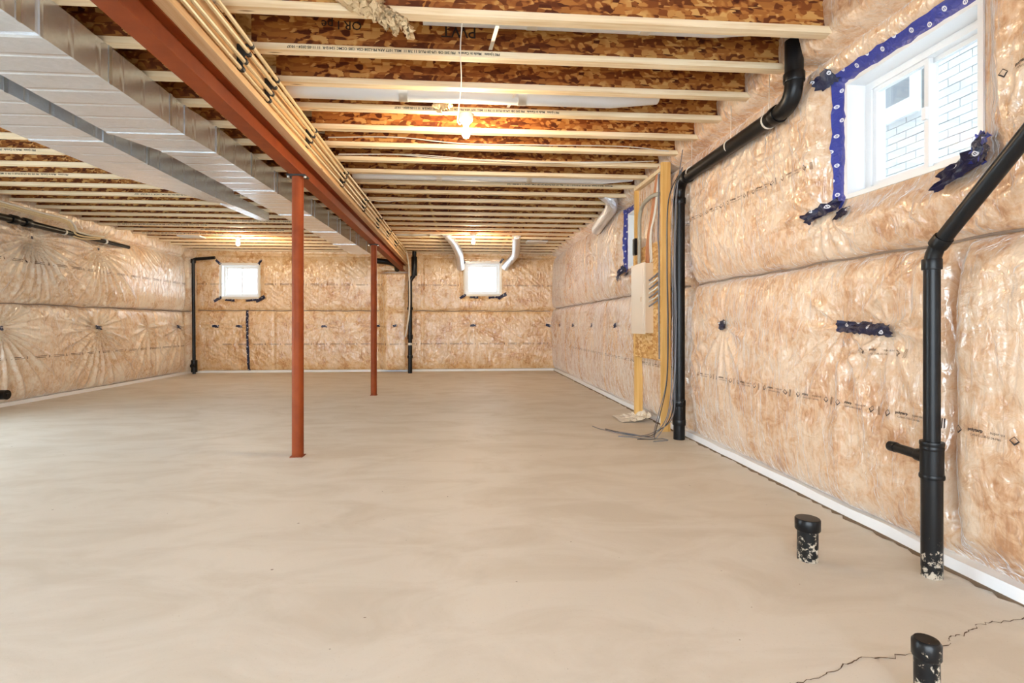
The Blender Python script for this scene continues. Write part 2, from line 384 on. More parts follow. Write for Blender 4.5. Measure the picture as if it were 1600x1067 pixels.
def right_extra(u, z, d):
    # overlap of two batts behind the thin drain pipe: a step with a deep crease
    cr = .10*np.exp(-((u-2.06)/.030)**2)*sstep(.12, .3, z)*(1-sstep(1.35, 1.5, z))
    return d + .04*sstep(2.05, 1.98, u)*(1-sstep(1.35, 1.45, z))*sstep(.05, .2, z) - cr
sh_r = Sheet([(.055, 1.44, .115), (1.44, 2.64, .115), (2.64, 3.02, .16)], .1,
    [(4.02, 1.065, .05, .26, 13, 1), (2.72, 1.05, .05, .24, 12, 1), (2.42, 1.05, .045, .22, 11, 1), (2.87, 1.72, .04, .20, 12, 0), (1.86, 1.80, .035, .3, 13, -1),
     (6.95, 1.06, .05, .22, 12, 1), (6.85, 1.75, .04, .2, 11, 0), (8.3, 1.06, .05, .24, 11, 1), (9.7, 1.06, .05, .24, 11, 1), (11.0, 1.06, .05, .24, 11, 1),
     (8.1, 2.2, .03, .25, 11, 1), (9.9, 2.25, .03, .25, 11, 1)],
    [WR1, WR2], [(4.66, .07, 0, 2.3, .12), (5.0, .04, 0, 3, .03), (7.4, .02, 0, 1.44, .04), (8.6, .02, 1.44, 2.7, .03), (9.1, .02, 0, 1.44, .04), (10.3, .02, 0, 2.7, .03), (7.8, .02, 1.44, 2.7, .03)], .013, 11, right_extra)
usr = with_edges(arr((YF, 1.5, .06), (1.5, 7.0, .0145), (7.0, YB, .022)), [2.00, 2.78, 5.83, 6.63])
zsr = with_edges(arr((.05, 3.0, .0150)), [1.79, 2.455, 1.81, 2.53])
wall_right = sh_r.build('wall_right', usr, zsr, lambda u, z, d: (XR-d, u, z), M['insul'])
sh_l = Sheet([(.055, 1.35, .13), (1.35, 2.52, .13), (2.52, 3.02, .10)], .1,
    [(7.57, 2.275, .09, .40, 29, 1), (8.83, 2.30, .09, .38, 27, 1), (8.83, 1.02, .09, .42, 25, 1), (7.04, 1.03, .09, .42, 25, 1), (11.15, 1.02, .07, .3, 13, 1),
     (10.1, 1.02, .03, .3, 13, 1), (5.6, 1.03, .09, .36, 15, 1), (6.4, 2.27, .09, .36, 15, 1)], [WL1], [(10.35, .03, 0, 1.35, .03), (11.5, .1, 0, 2.6, .12)], .014, 23, None, .05)
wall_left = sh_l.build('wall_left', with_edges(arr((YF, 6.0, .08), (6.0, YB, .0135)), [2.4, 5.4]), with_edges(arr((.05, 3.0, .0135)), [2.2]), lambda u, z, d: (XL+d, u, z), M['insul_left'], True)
def back_extra(u, z, d):
    pil = sstep(-1.92, -1.66, u)*(1-sstep(-1.30, -1.12, u))*(1-sstep(2.2, 2.28, z))*.20
    return d*.45 + pil
sh_b = Sheet([(.055, 1.38, .10), (1.38, 2.62, .10), (2.62, 3.02, .12)], .1,
    [(-4.95, 1.03, .05, .3, 13, 1), (-5.45, 1.03, .05, .25, 13, 1), (-3.1, 1.03, .05, .34, 13, 1), (.25, 1.05, .05, .34, 13, 1), (2.0, 1.05, .05, .3, 13, 1), (-1.95, 1.03, .05, .34, 15, 1)],
    [WB1, WB2], [(-4.2, .03, 0, 1.38, .04), (-.9, .03, 0, 2.6, .04)], .012, 37, back_extra)
usb = with_edges(arr((XL, XR, .022)), [.075, .875, -5.35, -4.54]); zsb = with_edges(arr((.05, 3.0, .019)), [1.765, 2.485, 1.68, 2.405])
wall_back = sh_b.build('wall_back', usb, zsb, lambda u, z, d: (u, YB-d, z), M['insul_back'], True)

# concrete foundation behind the insulation, with openings for the windows
def backing(parent, holes, lo, hi, mkbox):
    mb = MB(); hs = sorted(holes); p = lo
    for (a, b, c, e) in hs:
        mkbox(mb, p, a, 0, 3.0); mkbox(mb, a, b, 0, c); mkbox(mb, a, b, e, 3.0); p = b
    mkbox(mb, p, hi, 0, 3.0); return mb.build('foundation', M['raw_concrete'], parent)
backing(wall_right, [WR1, WR2], YF, YB+.25, lambda m, a, b, c, e: m.box(XR+.01, XR+.24, a, b, c, e))
backing(wall_left, [(2.4, 5.4, 0, 2.2)], YF, YB+.25, lambda m, a, b, c, e: m.box(XL-.24, XL-.01, a, b, c, e))
backing(wall_back, [WB1, WB2], XL-.01, XR+.01, lambda m, a, b, c, e: m.box(a, b, YB+.01, YB+.24, c, e))
# unseen wall behind the camera, wide opening added to let in fill daylight
mb = MB(); mb.box(XL-.24, -4.2, YF-.22, YF, 0, 3); mb.box(1.2, XR+.24, YF-.22, YF, 0, 3); mb.box(-4.2, 1.2, YF-.22, YF, 2.4, 3)
struct(mb.build('wall_front', M['raw_concrete']))
floor = struct(MB().box(XL-.24, XR+.24, YF-.3, YB+.24, -.15, 0).build('floor', M['concrete']))
ceiling = struct(MB().box(XL-.24, XR+.24, YF-.3, YB+.24, HD, HD+.02).build('ceiling', M['osb_deck']))
# white strips along the foot of the walls
def strip(name, pts_fn, n, m, parent=None): pass
bb = MB()
nseg = 60
def wav(seed, amp): r = np.random.default_rng(seed); return r.uniform(-amp, amp, nseg+1)
w1 = wav(3, .004); ys = np.linspace(YF, YB-.05, nseg+1)
for i in range(nseg):
    a, b = ys[i], ys[i+1]
    bb.hexa([(2.135+w1[i], a, 0), (2.215, a, 0), (2.215, a, .058), (2.14+w1[i], a, .052+w1[i])], [(2.135+w1[i+1], b, 0), (2.215, b, 0), (2.215, b, .058), (2.14+w1[i+1], b, .052+w1[i+1])])
base_r = struct(bb.build('baseboard_right', M['white_paint']))
dl = MB()
rr = np.random.default_rng(5)
yy = np.linspace(.6, YB-.1, 260); wv = 2.11 + rr.uniform(-.022, .012, 260)
for i in range(259): dl.add([(wv[i], yy[i], .0015), (2.137, yy[i], .0015), (2.137, yy[i+1], .0015), (wv[i+1], yy[i+1], .0015)], [(0, 1, 2, 3)])
dl.build('dirt_line', M['dirt'], floor)
struct(MB().box(XL, XL+.055, 5.45, YB, 0, .05).build('baseboard_left', M['white_paint']))
struct(MB().box(XL+.06, XR-.07, YB-.055, YB, 0, .045).build('baseboard_back', M['white_paint']))
# crack across the near floor
ck = [(.95, 1.44), (.98, 1.454), (1.06, 1.47), (1.143, 1.495), (1.21, 1.53), (1.282, 1.549), (1.38, 1.548), (1.492, 1.549), (1.545, 1.564), (1.635, 1.602), (1.66, 1.63), (1.723, 1.641), (1.78, 1.66), (1.832, 1.686), (1.894, 1.697), (1.97, 1.70), (2.06, 1.713)]
ck = [(x + .0, y + .0) for x, y in ck]; cp = []
for (x0, y0), (x1, y1) in zip(ck[:-1], ck[1:]):
    for k in range(5): t = k/5; cp.append((x0+(x1-x0)*t + rr.normal(0, .0035), y0+(y1-y0)*t + rr.normal(0, .0045)))
cm = MB()
for (x0, y0), (x1, y1) in zip(cp[:-1], cp[1:]):
    wd = rr.uniform(.0008, .0024); cm.add([(x0, y0-wd, .0018), (x1, y1-wd, .0018), (x1, y1+wd, .0018), (x0, y0+wd, .0018)], [(0, 1, 2, 3)])
cm.build('crack', M['crack'], floor)

# ---------------------------------------------------------------- windows
def window(idx, hole, mp, flipsash=False):
    a, b, c, e = hole; root = bpy.data.objects.new('window_%d' % idx, None); C.objects.link(root); struct(root); root['label'] = ['slider window high in the insulated wall beside the black drain pipe', 'narrow slice of slider window behind the electrical panel', 'slider window in the back wall right of the red beam', 'slider window in the back wall near the left corner'][idx-1]
    def B(nm, m, u0, u1, z0, z1, w0, w1):
        pts = [mp(u, z, w) for z in (z0, z1) for (u, w) in ((u0, w0), (u1, w0), (u1, w1), (u0, w1))]
        return MB().add(pts, [(0,3,2,1),(4,5,6,7),(0,1,5,4),(1,2,6,5),(2,3,7,6),(3,0,4,7)]).build(nm, m, root)
    t = .02
    for q in ((a-.004, a+t, c, e), (b-t, b+.004, c, e), (a+t, b-t, c-.004, c+t), (a+t, b-t, e-t, e+.004)): B('jamb', M['white'], *q, -.012, .20)
    f = .038; A, Bq, Cc, E = a+t, b-t, c+t, e-t
    for q in ((A, A+f, Cc, E), (Bq-f, Bq, Cc, E), (A+f, Bq-f, Cc, Cc+f), (A+f, Bq-f, E-f, E)): B('window_frame', M['white'], *q, .10, .185)
    mid = (A+Bq)/2; A += f; Bq -= f; Cc += f; E -= f; s = .024
    for k, (u0, u1, w0) in enumerate(((A, mid+.014, .142), (mid-.014, Bq, .112))):
        for q in ((u0, u0+s, Cc, E), (u1-s, u1, Cc, E), (u0+s, u1-s, Cc, Cc+s), (u0+s, u1-s, E-s, E)): B('sash', M['white'], *q, w0, w0+.026)
        B('pane', M['glass'], u0+s, u1-s, Cc+s, E-s, w0+.010, w0+.016)
    B('latch', M['white_paint'], mid-.012, mid+.012, (Cc+E)/2-.03, (Cc+E)/2+.03, .098, .112)
    return root
mpR = lambda u, z, w: (XR+w, u, z); mpB = lambda u, z, w: (u, YB+w, z)
win1 = window(1, WR1, mpR); window(2, WR2, mpR); window(3, WB1, mpB); window(4, WB2, mpB)

d1 = bpy.data.objects.new('door_1', None); C.objects.link(d1); struct(d1)
for y0, y1 in ((2.4, 2.48), (3.36, 3.44), (4.36, 4.44), (5.32, 5.4)): MB().box(XL-.2, XL-.12, y0, y1, 0, 2.2).build('door_frame', M['white'], d1)
MB().box(XL-.2, XL-.12, 2.48, 5.32, 2.12, 2.2).build('door_frame', M['white'], d1)
for y0, y1 in ((2.48, 3.36), (3.44, 4.36), (4.44, 5.32)): MB().box(XL-.165, XL-.155, y0, y1, 0, 2.12).build('pane', M['glass'], d1)
# sealing tape and crumpled corners (stuck on the poly)
def tape_strip(sh, u0, z0, u1, z1, w, m, sx, seed, off=.008):
    L = math.hypot(u1-u0, z1-z0); rot = math.atan2(z1-z0, (u1-u0)*sx)
    return sh.patch('tape_strip', (u0+u1)/2, (z0+z1)/2, L, w, m, sx, rot, seed, off, max(6, int(L/.04)), 4, .004)
tape_strip(sh_r, 2.805, 1.74, 2.805, 2.50, .062, M['tape'], -1, 1); tape_strip(sh_r, 2.83, 2.485, 1.9, 2.485, .066, M['tape'], -1, 2)
sh_r.patch('tape_patch', 2.85, 2.50, .10, .09, M['tape_d'], -1, .5, 4, .012, 10, 6, .02)
sh_r.patch('tape_patch', 2.88, 1.735, .20, .075, M['tape_d'], -1, .35, 5, .014, 14, 7, .03)
sh_r.patch('tape_patch', 2.74, 1.70, .10, .055, M['tape_d'], -1, .12, 6, .01, 8, 5, .015)
sh_r.patch('tape_patch', 2.02, 1.755, .24, .12, M['tape_d'], -1, .55, 7, .02, 16, 9, .045)
sh_r.patch('tape_patch', 1.965, 1.80, .12, .11, M['tape'], -1, 1.2, 8, .02, 12, 9, .035)
tape_strip(sh_r, 6.66, 1.76, 6.66, 2.58, .075, M['tape'], -1, 9); tape_strip(sh_r, 6.70, 2.56, 5.8, 2.56, .07, M['tape'], -1, 10)
sh_r.patch('tape_patch', 6.74, 1.755, .22, .10, M['tape_d'], -1, .7, 11, .012, 12, 6, .03)
sh_r.patch('tape_patch', 6.5, 1.73, .12, .05, M['tape_d'], -1, .1, 12, .01, 8, 5, .02)
sh_r.patch('tape_patch', 4.02, 1.065, .105, .075, M['tape_d'], -1, .25, 13, .010, 10, 6, .012)
sh_r.patch('tape_patch', 2.57, 1.05, .38, .062, M['tape_d'], -1, -.06, 14, .014, 24, 6, .018)
for q in (6.95, 8.3, 9.7, 11.0): sh_r.patch('tape_patch', q, 1.06, .10, .06, M['tape_d'], -1, .2, int(q*7), .01, 8, 5, .012)
for (u, z) in ((8.83, 1.02), (7.04, 1.03), (11.15, 1.02)): sh_l.patch('tape_patch', u, z, .13, .06, M['tape_d'], 1, -.2, int(u*9), .012, 8, 5, .012)
for (u, z) in ((7.57, 2.275), (8.83, 2.30)): sh_l.patch('tape_patch', u, z, .045, .04, M['tape_d'], 1, 0, int(u*9), .012, 6, 5, .008)
for (u, z, w, h, r) in ((-4.95, 1.03, .14, .05, -.1), (-5.45, 1.03, .14, .06, -.1), (-3.1, 1.03, .12, .05, 0), (.25, 1.05, .13, .05, .1), (2.0, 1.05, .12, .06, -.4), (-1.9, 1.04, .09, .05, 0), (-1.5, 1.04, .08, .05, .2)):
    sh_b.patch('tape_patch', u, z, w, h, M['tape_d'], 1, r, int(u*50)+400, .012, 8, 5, .012)
sh_b.patch('tape_strip', -4.76, .70, 1.36, .055, M['tape_d'], 1, math.pi/2+.03, 77, .012, 40, 4, .01)
for (a, b, c, e) in (WB1, WB2):
    for (u, z, w, h, r, m) in ((a-.06, c-.05, .16, .06, .6, 'tape_d'), (b+.05, c-.04, .22, .08, .5, 'tape_d'), (a+.2, c-.07, .2, .045, -.05, 'tape_d'), (b-.16, c-.07, .22, .045, .08, 'tape_d'), (b+.04, e+.06, .13, .05, .9, 'tape_d'), (a-.05, e+.05, .13, .05, -.8, 'tape_d')):
        sh_b.patch('tape_patch', u, z, w, h, M[m], 1, r, int(abs(u)*97), .012, 8, 5, .015)
    for (u0, z0, u1, z1) in ((a-.02, c, a-.02, e), (b+.02, c, b+.02, e), (a, e+.02, b, e+.02), (a, c-.02, b, c-.02)): tape_strip(sh_b, u0, z0, u1, z1, .045, M['poly'], 1, int(abs(u0+z0)*31))
# folded poly edge lying in the seam between the two blankets
def seam(sh, u0, u1, z, off, r_, n=120):
    us_ = np.linspace(u0, u1, n); zz = z + .004*np.sin(us_*5) + .004*np.sin(us_*13+1)
    co = np.stack(sh.mp(us_, zz, np.full(n, off)), -1); return MB().tube(co.tolist(), r_, 6).build('seam_strip', M['seam'], sh.o, True)
M['seam'] = mat('grey_seam', (.24, .18, .14), .5)
seam(sh_r, 4.75, YB-.1, 1.44, .02, .0065); seam(sh_r, .5, 4.56, 1.44, .02, .0065); seam(sh_l, 5.6, YB-.15, 1.35, .022, .010); seam(sh_b, XL+.15, -1.8, 1.38, .012, .009); seam(sh_b, -1.15, XR-.15, 1.38, .012, .009)
# print on the poly
def mark_mesh():
    P, F = [], []
    def add(vf, dx, dy):
        o = len(P); P.extend((x+dx, y+dy) for x, y, *_ in vf[0]); F.extend(tuple(i+o for i in f) for f in vf[1])
    add(text_verts('polytarp', .0175, .0006), -.040, .011); add(text_verts('super-six', .0165), .047, .011)
    add(text_verts('CAN/CGSB-51.34-M86', .0125), .0, -.010)
    for sx in (-.112, .112):
        for k in range(4):
            a0, a1 = k*math.pi/2, (k+1)*math.pi/2; ro, ri = .018, .0145 if k < 2 else .011
            o = len(P); P.extend([(sx+ro*math.cos(a0), ro*math.sin(a0)), (sx+ro*math.cos(a1), ro*math.sin(a1)), (sx+ri*math.cos(a1), ri*math.sin(a1)), (sx+ri*math.cos(a0), ri*math.sin(a0))]); F.append((o, o+1, o+2, o+3))
    for q in range(3):
        o = len(P); x = .150+q*.005; P.extend([(x, -.022), (x+.0022, -.022), (x+.0022, .022), (x, .022)]); F.append((o, o+1, o+2, o+3))
    return P, F
MP, MF = mark_mesh()
for k in range(24):
    u = 1.87 if k == 0 else 2.26 + (k-1)*.335
    if not (4.5 < u < 4.85): sh_r.decal('print_mark', MP, MF, u, .635, M['ink'], -1, .005)
for k in range(6): sh_r.decal('print_mark', MP, MF, 3.07 + k*.335 - (.0), 2.02, M['ink'] if k else M['ink_soft'], -1, .005)
sh_r.decal('print_mark', MP, MF, 1.73, 2.05, M['ink'], -1, .005)
sh_r.decal('print_mark', MP, MF, 2.46, .93, M['ink_soft'], -1, .005)
def dash_line(sh, u0, u1, z, sx, step=.335):
    P, F = [], []; u = u0
    while u < u1:
        for dz in (-.010, .010):
            o = len(P); n = 6
            for i in range(n+1): P.extend([(u+.20*i/n, dz-.0035), (u+.20*i/n, dz+.0035)])
            F.extend([(o+2*i, o+2*i+2, o+2*i+3, o+2*i+1) for i in range(n)])
        o = len(P); P.extend([(u+.24, -.018), (u+.252, -.018), (u+.252, .018), (u+.24, .018)]); F.append((o, o+1, o+2, o+3)); u += step
    sh.decal('print_line', P, F, 0, z, M['ink_soft'], 1, .006)
dash_line(sh_b, -5.3, 2.0, .63, 1); dash_line(sh_b, -4.4, -1.9, 1.97, 1); dash_line(sh_b, -1.0, .0, 1.97, 1); dash_line(sh_b, .95, 2.0, 1.97, 1); dash_line(sh_b, -5.9, -5.45, 1.97, 1)
dash_line(sh_l, 5.5, 11.3, .62, 1); dash_line(sh_l, 5.5, 11.3, 1.93, 1)

# ---------------------------------------------------------------- I-joists
ORD = ['nearest', 'second', 'third', 'fourth', 'fifth', 'sixth', 'seventh', 'eighth', 'ninth', 'tenth', 'eleventh', 'twelfth', 'thirteenth', 'fourteenth', 'fifteenth', 'sixteenth', 'seventeenth', 'eighteenth', 'nineteenth', 'twentieth', 'twenty-first', 'twenty-second', 'twenty-third']
JY = [2.73 + .4064*k for k in range(23)]
def joist_mesh(x0, x1):
    b = MB().box(x0, x1, -.032, .032, 0, .038); t = MB().box(x0, x1, -.032, .032, .262, .30); w = MB().box(x0, x1, -.005, .005, .038, .262)
    return b, t, w
TXT = 'PRI I-Joists   Made in Canada   PRI 20S OB  LPI-20 PLUS 11 7/8 11  MILL 1077 APA PR-L238 CSA 1285 CCMC 12412-R  11 11-05-2024 - 10:37'
def lettered(o, x, s, y, z, size, m, name='lettering'):
    v, f = text_verts(s, size, .0006); MB().add([(x - p[0], y, z - p[1]) for p in v], f).build(name, m, o)['kind'] = 'stuff'
JR = {}
for side, (x0, x1) in (('right', (BX+.09, 2.165)), ('left', (XL+.04, BX-.005))):
    b, t, w = joist_mesh(x0, x1); data = None
    for k, y in enumerate(JY):
        lab = ('%s I-joist from the camera on the %s side of the red steel beam' % (ORD[k], side)) if k else 'nearest I-joist on the %s side of the red steel beam' % side
        o = thing('i_joist', lab, 'joist', (0, y, HJ), 'I-joists %s of the steel beam' % side)
        if data is None:
            data = []
            for nm, mb_, m in (('bottom_flange', b, 'flange'), ('web', w, 'osb'), ('top_flange', t, 'flange')):
                me = bpy.data.meshes.new(nm); me.from_pydata(mb_.v, [], mb_.f); me.materials.append(M[m]); me.update(); data.append((nm, me))
        for nm, me in data:
            c = bpy.data.objects.new(nm, me); C.objects.link(c); c.parent = o
        JR[(side, k)] = o
for side, k, x in (('right', 1, -.40), ('right', 3, .12), ('right', 8, 1.15), ('left', 8, -5.0), ('left', 10, -3.4), ('left', 14, -3.0), ('left', 15, -4.9), ('left', 16, -3.8), ('left', 17, -5.0), ('left', 6, -4.7)):
    lettered(JR[(side, k)], x, TXT, JY[k]-.0335, HJ+.019, .0215 if side == 'right' else .024, M['ink'])
lettered(JR[('right', 1)], -.02, 'PWT', JY[1]-.0062, HJ+.165, .10, M['ink_web'], 'web_lettering')
lettered(JR[('right', 1)], -.72, 'OR I pe', JY[1]-.0062, HJ+.175, .075, M['ink_web'], 'web_lettering')

# ---------------------------------------------------------------- steel beam, plates, posts
beam = thing('steel_beam', 'red primed steel beam running away under the joists', 'beam', (BX, 4.4, 2.28))
ya, yb = YF+.05, YB-.12; zt = 2.28+.135
MB().box(BX-.052, BX+.052, ya, yb, 2.28, 2.288).build('bottom_flange', M['red'], beam)
MB().box(BX-.004, BX+.004, ya, yb, 2.288, zt-.008).build('web', M['red'], beam)
MB().box(BX-.052, BX+.052, ya, yb, zt-.008, zt).build('top_flange', M['red'], beam)
pl = tag(MB().box(BX-.115, BX+.118, ya, yb, zt, zt+.038).build('timber_plate', M['plate']), 'knotty timber plate lying flat on top of the red beam', 'timber')
pl2 = tag(MB().box(BX-.075, BX+.085, ya, yb, zt+.038, HJ).build('timber_beam', M['plate']), 'built-up timber on the plate carrying the joist ends', 'timber')
for k, (y, lab) in enumerate(((4.28, 'nearer slim red steel post standing on the open floor'), (7.88, 'farther slim red steel post under the beam'))):
    o = thing('steel_post', lab, 'post', (BX, y, 0), 'red steel posts')
    MB().tube([(BX, y, .006), (BX, y, 2.268)], .0455, 24).build('shaft', M['red'], o, True)
    MB().box(BX-.05, BX+.05, y-.05, y+.05, 0, .006).build('base_plate', M['red'], o)
    MB().box(BX-.075, BX+.075, y-.055, y+.055, 2.268, 2.28).build('top_plate', M['rubber'], o)
    for sx in (-1, 1): MB().lathe([(.011, 0), (.011, .012)], (BX+sx*.066, y-.03, 2.256), 6).build('bolt', M['galv2'], o)
# cream water pipes clipped along the beam
for k, (x, z) in enumerate(((-1.222, 2.492), (-1.205, 2.535), (-1.187, 2.578), (-1.172, 2.622))):
    pts = [(x + .004*math.sin(y*1.7+k), y, z + .006*math.sin(y*1.1+2*k)) for y in np.linspace(ya+.1, 10.9, 46)]
    tag(MB().tube(pts, .0115, 8).build('water_pipe', M['pex'], None, True), '%s of the four cream pipes clipped along the steel beam' % ['lowest', 'second lowest', 'second highest', 'highest'][k], 'pipe', 'cream pipes along the beam')
for k, y in enumerate((1.9, 2.95, 3.35, 4.2, 5.35, 6.5, 7.6, 8.6, 9.6)):
    mbx = MB()
    for (x, z) in ((-1.222, 2.492), (-1.205, 2.535), (-1.187, 2.578), (-1.172, 2.622)): mbx.tube([(x, y-.012, z), (x, y+.012, z)], .0165, 8)
    mbx.hexa([(-1.25, y-.004, 2.48), (-1.225, y-.004, 2.475), (-1.19, y-.004, 2.63), (-1.25, y-.004, 2.63)], [(-1.25, y+.004, 2.48), (-1.225, y+.004, 2.475), (-1.19, y+.004, 2.63), (-1.25, y+.004, 2.63)])
    tag(mbx.build('pipe_clip', M['rubber'], None, True), 'black clip holding the cream pipes, number %s along the beam from the camera' % (['one', 'two', 'three', 'four', 'five', 'six', 'seven', 'eight', 'nine'][k]), 'clip', 'clips on the cream pipes')

# ---------------------------------------------------------------- ducts
def duct_piece(parent, y0, y1, a, b, name='duct_section'):      # a, b = (x0, x1, z0, z1) at each end
    qa = [(a[0], y0, a[2]), (a[1], y0, a[2]), (a[1], y0, a[3]), (a[0], y0, a[3])]; qb = [(b[0], y1, b[2]), (b[1], y1, b[2]), (b[1], y1, b[3]), (b[0], y1, b[3])]
    return MB().hexa(qa, qb).build(name, M['galv'], parent)
ZD = 2.47
trunk = thing('trunk_duct', 'wide galvanised trunk duct beside the red beam', 'duct', (-2.3, 4, ZD))
N0 = (-2.58, -2.04, ZD, HJ-.004)
def lerp(y): t = (y-4.35)/(10.4-4.35); return (-2.42+.22*t, -2.0+.19*t, ZD, HJ-.004)
cuts = [(YF+.1, -1.0), (-1.0, .2), (.2, 1.4), (1.4, 2.65), (2.65, 3.95)]
for a, b in cuts: duct_piece(trunk, a, b, N0, N0)
duct_piece(trunk, 3.95, 4.35, N0, lerp(4.35), 'reducer')
cuts2 = [(4.35, 5.55), (5.55, 6.75), (6.75, 7.95), (7.95, 9.15), (9.15, 10.4)]
for a, b in cuts2: duct_piece(trunk, a, b, lerp(a), lerp(b))
for y in (1.4, 2.65, 3.95, 4.35, 5.55, 6.75, 7.95, 9.15):
    q = N0 if y < 4 else lerp(y); g = (q[0]-.006, q[1]+.006, q[2]-.006, q[3]); duct_piece(trunk, y-.014, y+.014, g, g, 'slip_cleat')
for y in np.arange(1.9, 10.2, .62):
    q = N0 if y < 4.1 else lerp(y); MB().box(q[1]+.001, q[1]+.004, y-.013, y+.013, ZD-.004, HJ-.002).build('hanger_strap', M['galv2'], trunk)
ret = thing('return_duct', 'tapering galvanised duct left of the wide trunk duct', 'duct', (-3, 4, ZD))
A0 = (-3.27, -2.74, ZD, HJ-.004)
for a, b in ((YF+.1, -1.0), (-1.0, .2), (.2, 1.4), (1.4, 2.65), (2.65, 4.15)): duct_piece(ret, a, b, A0, A0)
for y in (1.4, 2.65, 4.15): g = (A0[0]-.006, A0[1]+.006, ZD-.006, HJ-.004); duct_piece(ret, y-.014, y+.014, g, g, 'slip_cleat')
zt_ = HJ-.004
# creased transition: the left half of the underside folds upward
MB().add([(-3.27, 4.15, ZD), (-2.74, 4.15, ZD), (-2.74, 5.3, ZD), (-2.70, 6.3, ZD+.005), (-3.0, 6.3, ZD+.055), (-3.36, 5.3, ZD+.055), (-3.27, 4.15, zt_), (-2.74, 4.15, zt_), (-2.74, 5.3, zt_), (-2.70, 6.3, zt_), (-3.0, 6.3, zt_), (-3.36, 5.3, zt_)],
    [(0, 1, 2), (0, 2, 5), (5, 2, 4), (2, 3, 4), (6, 11, 8, 7), (11, 10, 9, 8), (0, 6, 7, 1), (1, 7, 8, 2), (2, 8, 9, 3), (3, 9, 10, 4), (4, 10, 11, 5), (5, 11, 6, 0)]).build('transition', M['galv'], ret)
duct_piece(ret, 6.3, 7.3, (-2.86, -2.71, ZD+.02, ZD+.15), (-2.78, -2.66, ZD+.03, ZD+.14), 'branch_duct')
for y in (2.0, 3.3, 4.7, 5.6): MB().box(-2.739, -2.736, y-.013, y+.013, ZD-.004, HJ-.002).build('hanger_strap', M['galv2'], ret)

# pale round ducts lying between the joists
def bay_pipe(k, x0, x1, r, label, lift=-.01, m='duct_white'):
    y = (JY[k]+JY[k+1])/2 - .02; z = HJ+r+lift
    o = thing('bay_duct', label, 'duct', (x0, y, z), 'pale ducts between joists')
    MB().tube([(x0, y, z), (x1-.35, y, z), (x1, y, z+.03)], [r, r, r*.9], 20).build('duct_tube', M[m], o, True)
    for xs in (x0+(x1-x0)*.3, x0+(x1-x0)*.62):
        MB().tube([(xs-.03, y, z), (xs+.03, y, z)], r+.003, 20).build('joint_band', M['galv2'], o, True)
    return o
bay_pipe(0, -.22, 1.85, .05, 'pale grey duct tucked behind the nearest joist', .075); bay_pipe(2, -1.22, 1.45, .085, 'pale grey duct between the third and fourth joists')
bay_pipe(7, -1.2, 1.95, .08, 'pale white duct between the eighth and ninth joists'); bay_pipe(16, -1.2, -.25, .08, 'pale duct feeding the foil elbow left of the far window')
for (x, k, lab) in ((.18, 1, 'metal hanger strap bridging the nearest and second joists'), (.36, 3, 'metal hanger strap by the duct near the lit bulb')):
    y0, y1 = JY[k]-.37, JY[k]-.04
    tag(MB().hexa([(x, y0, HJ+.0), (x+.022, y0, HJ+.0), (x+.022, y0, HJ-.003), (x, y0, HJ-.003)], [(x-.02, y1, HJ+.045), (x+.002, y1, HJ+.045), (x+.002, y1, HJ+.042), (x-.02, y1, HJ+.042)]).build('hanger_strap', M['galv2']), lab, 'strap')
# foil elbows to the outside walls
def foil(pts, r, label):
    o = tag(MB().tube(bend(pts, .12, 6), r, 18).build('foil_duct', M['foil'], None, True), label, 'duct', 'foil vent elbows'); return o
foil([(-.30, 9.4, HJ+.07), (-.16, 10.4, HJ+.03), (-.06, 11.1, 2.60), (-.03, 11.74, 2.37)], .085, 'foil duct elbow left of the far right window')
foil([(1.02, 9.6, HJ+.07), (1.12, 10.6, HJ+.02), (1.17, 11.1, 2.60), (.99, 11.74, 2.39)], .085, 'foil duct elbow right of the far window')
foil([(1.80, 6.45, HJ+.06), (1.95, 6.55, HJ+.0), (2.0, 6.75, 2.62), (2.0, 7.3, 2.53), (2.03, 7.6, 2.50)], .08, 'foil duct elbow over the window by the panel')
for (x, y, lab) in ((-4.95, 9.8, 'small pale sheet on the ceiling left of the far bulb'), (1.45, 9.9, 'small pale sheet on the ceiling near the far right corner')):
    tag(MB().box(x-.2, x+.2, y-.12, y+.12, HJ-.022, HJ-.001).build('duct_boot', M['duct_white']), lab, 'register')

# ---------------------------------------------------------------- bulbs
def bulb(x, y, label):
    o = thing('bulb_fitting', label, 'light bulb', (x, y, HJ-.02), 'bare bulbs on the joists')
    MB().lathe([(.028, -.052), (.034, -.04), (.05, -.028), (.056, -.010), (.056, .02)], (x, y, HJ-.02), 20).build('lamp_holder', M['ceramic'], o, True)
    MB().lathe([(.004, -.160), (.018, -.156), (.029, -.138), (.032, -.118), (.028, -.096), (.018, -.074), (.014, -.052)], (x, y, HJ-.02), 16).build('bulb', M['bulb'], o, True)
    return o
bulb(.03, JY[3]+.02, 'nearest lit bare bulb hanging under the right joists'); bulb(.20, JY[16]-.05, 'distant lit bulb above the far right window'); bulb(-4.08, JY[17]+.05, 'lit bulb on the ceiling at the far left')
tag(MB().tube(curve([(.0, JY[0]+.03, HJ-.002), (-.01, JY[0]+.25, HJ-.03), (-.005, JY[1]+.2, HJ-.04), (-.025, JY[2]+.2, HJ-.05), (-.035, JY[3]-.05, HJ-.075), (-.012, JY[3]-.012, HJ-.085), (.0, JY[3]-.02, HJ-.035)]), .0035, 6).build('wire_run', M['cable_w'], None, True), 'thin pale wire sagging under the joists towards the nearest bulb', 'wire')
